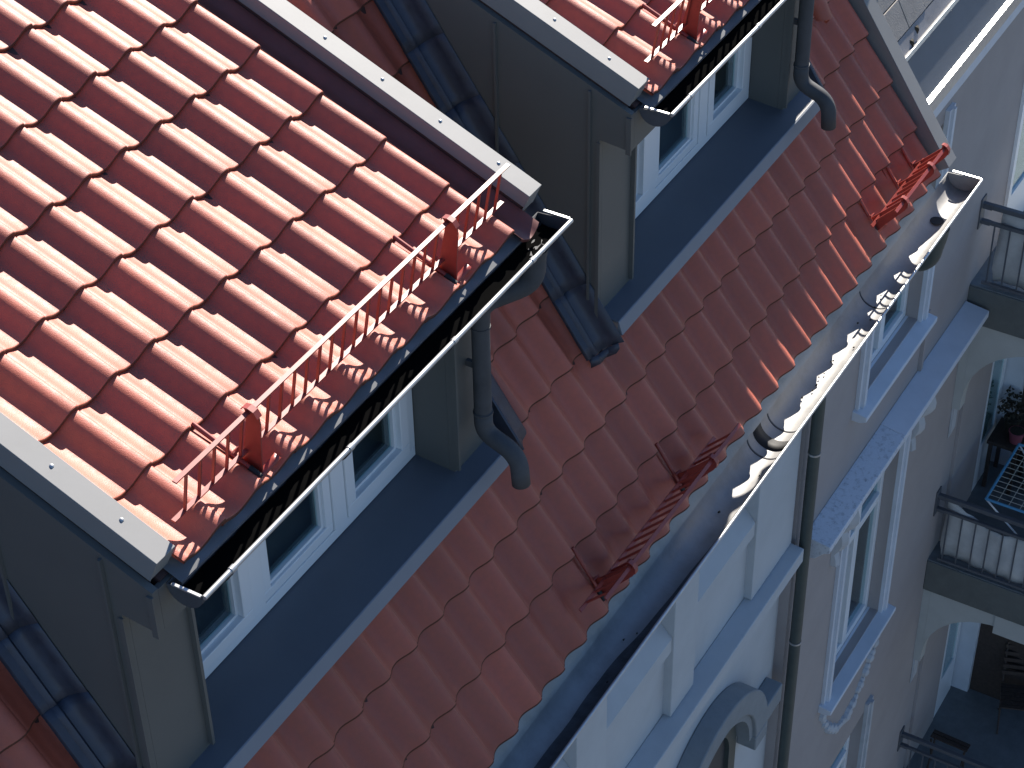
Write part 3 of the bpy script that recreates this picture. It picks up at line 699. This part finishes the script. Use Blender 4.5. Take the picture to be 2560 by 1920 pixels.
# ---- balcony bay: slabs, railings, arches
def slab(zt, zb):
    s = MB(); s.box(BX, 11.5, -1.6, NY-.0004, zb, zt); return bevel(s.build('balcony_slab', slab_m, nb), .008)
FL = (-5.575, -8.79, -12.06)
for zt in FL:
    slab(zt, zt-.375)
    t = MB(); t.box(BX+.012, 11.48, -1.58, NY-.0006, zt+.0005, zt+.012); t.build('balcony_floor', floor_m, nb)
def railing(zt, screen_pts=None):
    r = MB(); zr_ = zt+.815
    r.box(BX+.004, BX+.048, -1.55, .41, zr_-.022, zr_+.022)
    ro = bevel(r.build('balcony_railing', rail_m, nb), .004)
    r = MB(); r.box(BX+.012, BX+.040, -1.55, .41, zr_-.175, zr_-.145); r.build('lower_rail', rail_m, ro)
    r = MB(); r.box(BX+.012, BX+.040, -1.55, .41, zt+.045, zt+.07); r.build('foot_rail', rail_m, ro)
    r = MB(); r.box(BX+.006, BX+.046, .4102, .488, zr_-.03, zr_+.02); r.box(BX+.006, BX+.046, .4102, .488, zr_-.18, zr_-.145); r.box(BX-.03, BX+.08, .4882, .4994, zr_-.22, zr_+.07); r.build('wall_fixing', rail_m, ro)
    y = .37
    while y > -1.5:
        b = MB(); b.box(BX+.020, BX+.032, y-.006, y+.006, zt+.0702, zr_-.1752); b.build('bar', rail_m, ro); y -= .131
for zt in FL: railing(zt)
# arches carrying the slabs, with keystone and side pier
def spandrel(zt):
    zb = zt-.375; a = MB(); cy_, R0, zc_ = -.28, .70, zb-.86
    pts = []
    n = 22
    arc = [(cy_ + R0*math.cos(math.pi*i/n), zc_ + R0*math.sin(math.pi*i/n)) for i in range(n+1)]
    arc = [(.425, zc_-.01)] + arc[1:-1] + [(cy_-R0, zc_-.01)]
    for x in (BX+.03, BX+.16):
        for (y, z) in arc: a.v.append((x, y, z))
        for (y, z) in arc: a.v.append((x, y, zb-.0005))
    m_ = len(arc); k = 2*m_
    for i in range(m_-1):
        a.f.append((i, i+1, m_+i+1, m_+i)); a.f.append((k+i, k+m_+i, k+m_+i+1, k+i+1)); a.f.append((i, k+i, k+i+1, i+1))
    a.build('arch_spandrel', cream_m, nb, True)
    p = MB(); p.box(BX+.03, BX+.16, .426, NY-.0008, zc_-.01-.12, zb-.0005); p.build('arch_pier', cream_m, nb)
    p = MB(); p.prism([(.475, zc_-.13), (.475, zc_-.42), (.495, zc_-.50), (NY-.001, zc_-.13)], 'x', BX+.04, BX+.15); p.build('arch_corbel', stucco_m, nb)
    kx = MB(); kx.box(BX+.015, BX+.18, -.55, -.22, zb-.24, zb-.0009); kx.build('keystone', cream_m, nb)
for zt in FL[:2]: spandrel(zt)
# loggia interior: recessed door wall, white side wall, dark far screen
for zt in FL[1:]:
    top = zt+2.88
    w = MB(); w.box(BX+.30, 8.84, NY-.03, NY-.0009, zt+.013, top); w.build('loggia_wall', mauve_m, nb)
    d_ = MB(); d_.box(8.86, 8.93, NY-.022, NY-.0009, zt+.013, top-.3); d_.box(9.29, 9.36, NY-.022, NY-.0009, zt+.013, top-.3); d_.box(8.9302, 9.2898, NY-.022, NY-.0009, zt+.013, zt+.55)
    do = d_.build('balcony_door', white_m, nb); g = MB(); g.box(8.9302, 9.2898, NY-.010, NY-.006, zt+.55, top-.3); g.build('pane', glass_m, do)
    s = MB(); s.box(9.40, 9.50, .30, NY-.0009, zt+.013, top); s.build('white_pier', band_m, nb)
    s = MB(); s.box(9.46, 9.52, -1.55, .299, zt+.013, top); s.build('far_screen', wood_m, nb)
# cloth screens behind the railings
def screen(zt, y0, y1, top_fn, label, col=cloth_m):
    s = MB(); n = 26; mm = 10
    for i in range(n+1):
        y = y0 + (y1-y0)*i/n
        for j in range(mm+1):
            t = j/mm; z = zt+.05 + (top_fn((y0-y)/(y0-y1)) - .05)*t
            x = BX + .060 + .012*math.sin(i*.9+j*.35) + .010*math.sin(i*2.1-j*.8) + .02*(1-t)*math.sin(i*.5)
            s.v.append((x + (.03 if t < .15 else 0), y + .03*(1-t)*math.sin(3*(1-t))*(1 if i == 0 else 0), z))
    for i in range(n):
        for j in range(mm): e_ = i*(mm+1)+j; s.f.append((e_, e_+1, e_+mm+2, e_+mm+1))
    o = s.build('privacy_cloth', col, None, True, label=label, cat='cloth', group='cloths hung behind the balcony railings')
    q = o.modifiers.new('thick','SOLIDIFY'); q.thickness = .002
screen(FL[0], .33, -1.2, lambda t: .78, 'off-white cloth behind the railing of the uppermost balcony')
screen(FL[1], .40, -1.2, lambda t: .80 - .22*min(1, t*4) + .10*max(0, t-.25), 'sagging white cloth behind the railing of the middle balcony')
# ---- things on the middle balcony
zt = FL[1] + .0125
rk = thing('drying_rack', (8.35, -.3, zt), 'blue-framed drying rack with cream wires on the middle balcony', 'drying rack')
zq = zt+.82
f = MB()
x0, x1, y0, y1 = 7.95, 8.82, -.85, .095
for a, b in (((x0,y0,zq),(x1,y0,zq)),((x1,y0,zq),(x1,y1,zq)),((x1,y1,zq),(x0,y1,zq)),((x0,y1,zq),(x0,y0,zq))): f.tube([a,b], .013, 8)
f.build('frame', bluef_m, rk, True)
wv = MB()
for i in range(1, 12): x = x0+(x1-x0)*i/12; wv.tube([(x,y0,zq),(x,y1,zq)], .0032, 5)
wv.build('wire', wire_m, rk, True)
wv = MB()
for i in range(1, 9): y = y0+(y1-y0)*i/9; wv.tube([(x0,y,zq-.004),(x1,y,zq-.004)], .0036, 5)
wv.build('wire', wire_m, rk, True)
for (xa, ya, xb, yb) in ((x0,y1,x0+.15,y0+.2),(x0,y0,x0+.15,y1-.2),(x1,y1,x1-.15,y0+.2),(x1,y0,x1-.15,y1-.2)):
    l_ = MB(); l_.tube([(xa,ya,zq),(xb,yb,zt)], .009, 8); l_.build('leg', white_m, rk, True)
for k, (x, ya, yb, mt, nm) in enumerate(((8.55,-.62,-.16, laundry_m,'pale blue garment on the drying rack farthest from the railing'),(8.40,-.70,-.20, laundry_m,'pale blue garment in the middle of the drying rack'),(8.24,-.66,-.26, cloth_m,'white garment on the drying rack'),(8.10,-.60,-.30, laundry_m,'pale blue garment on the drying rack nearest the railing'))):
    s = MB(); n, mm = 10, 9
    for i in range(n+1):
        y = ya+(yb-ya)*i/n
        for j in range(mm+1):
            t = j/mm*2-1; dz = -abs(t)**1.3*(.30+.05*math.sin(i*1.3+k)); s.v.append((x + t*.035 + .012*math.sin(i*1.1+j), y+.01*math.sin(j*2+i), zq+.010+dz))
    for i in range(n):
        for j in range(mm): e_ = i*(mm+1)+j; s.f.append((e_, e_+1, e_+mm+2, e_+mm+1))
    o = s.build('laundry', mt, None, True, label=nm, cat='laundry', group='laundry on the drying rack'); q = o.modifiers.new('thick','SOLIDIFY'); q.thickness = .003
def potted(x, y, z, r, h, mt, label, plant=0, pl_label=None):
    t = thing('plant_pot', (x, y, z), label, 'plant pot', 'pots on the middle balcony')
    p = MB(); p.tube([(x,y,z),(x,y,z+h*.5),(x,y,z+h*.92),(x,y,z+h*.921),(x,y,z+h)], [r*.75,r*.88,r*.97,r*1.06,r*1.06], 16); p.build('pot', mt, t, True)
    s = MB(); s.tube([(x,y,z+h+.0003),(x,y,z+h+.003)], r*.92, 16); s.build('soil', soil_m, t, True)
    if plant:
        lf = MB()
        for i in range(260):
            u = random.uniform(0, 2*math.pi); v = random.random(); rr = plant*(v**.5)
            c0 = Vector((x + rr*math.cos(u), y + rr*math.sin(u), z+h+.03+random.random()*plant*1.5)); a = Vector((random.uniform(-1,1),random.uniform(-1,1),random.uniform(-.4,1))).normalized()*.035; b = a.cross(Vector((random.uniform(-1,1),random.uniform(-1,1),.3))).normalized()*.014
            lf.add([c0-b, c0+a, c0+b, c0-a*.3], [(0,1,2,3)])
        lf.build('leaves', soil_m, t)
    return t
tb = thing('side_table', (9.18, .25, zt), 'small dark wooden table with pots in the corner of the middle balcony', 'table')
b = MB(); b.box(8.98, 9.38, .12, .44, zt+.56, zt+.60); bevel(b.build('table_top', wood_m, tb), .005)
for xx in (9.0, 9.33):
    for yy in (.14, .39): b = MB(); b.box(xx, xx+.035, yy, yy+.035, zt, zt+.5598); b.build('leg', wood_m, tb)
potted(9.10, .20, zt+.6005, .075, .13, pink_m, 'pink pot standing on the dark side table')
potted(9.25, .30, zt+.6005, .08, .14, soil_m, 'dark pot with a dry bushy plant on the side table', .15)
potted(9.20, -.05, zt, .15, .30, pot_m, 'large pale pot on the floor beside the side table')
# ---- things on the lower balcony
zt = FL[2] + .0125
def slat_chair(x, y, rz, label, seat=(.40,.40), back=True, z=zt):
    t = thing('folding_chair' if back else 'slatted_bench', (x, y, z), label, 'chair' if back else 'bench')
    ca, sa = math.cos(rz), math.sin(rz); ux = Vector((ca,sa,0)); uy = Vector((-sa,ca,0)); O = Vector((x,y,z))
    w_, d2 = seat; k = int(d2/.06)
    for i in range(k):
        s = MB(); s.obox(O, ux, uy, (0,0,1), (-w_/2, -d2/2+.06*i, .43), (w_/2, -d2/2+.06*i+.045, .448)); s.build('slat', wood_m, t)
    if back:
        for i in range(5):
            s = MB(); s.obox(O, ux, uy, (0,0,1), (-w_/2, d2/2+.01+.022*i, .52+.075*i), (w_/2, d2/2+.026+.022*i, .57+.075*i)); s.build('slat', wood_m, t)
    for sx in (-1, 1):
        l_ = MB(); l_.tube([O+ux*sx*(w_/2-.02)+uy*(-d2/2+.02), O+ux*sx*(w_/2-.02)+uy*(d2/2-.03)+Vector((0,0,.43))], .011, 6)
        l_.build('leg', wood_m, t)
        l_ = MB(); l_.tube([O+ux*sx*(w_/2-.035)+uy*(d2/2-.02), O+ux*sx*(w_/2-.035)+uy*(-d2/2+.03)+Vector((0,0,.43))], .011, 6); l_.build('leg', wood_m, t)
        if back: l_ = MB(); l_.tube([O+ux*sx*(w_/2-.02)+uy*(d2/2)+Vector((0,0,.43)), O+ux*sx*(w_/2-.02)+uy*(d2/2+.12)+Vector((0,0,.90))], .011, 6); l_.build('back_post', wood_m, t)
    return t
slat_chair(9.22, -.30, R(-70), 'dark slatted folding chair at the right on the lower balcony')
slat_chair(8.25, .11, R(88), 'low dark slatted bench behind the lower balcony railing', (.40,.16), False)
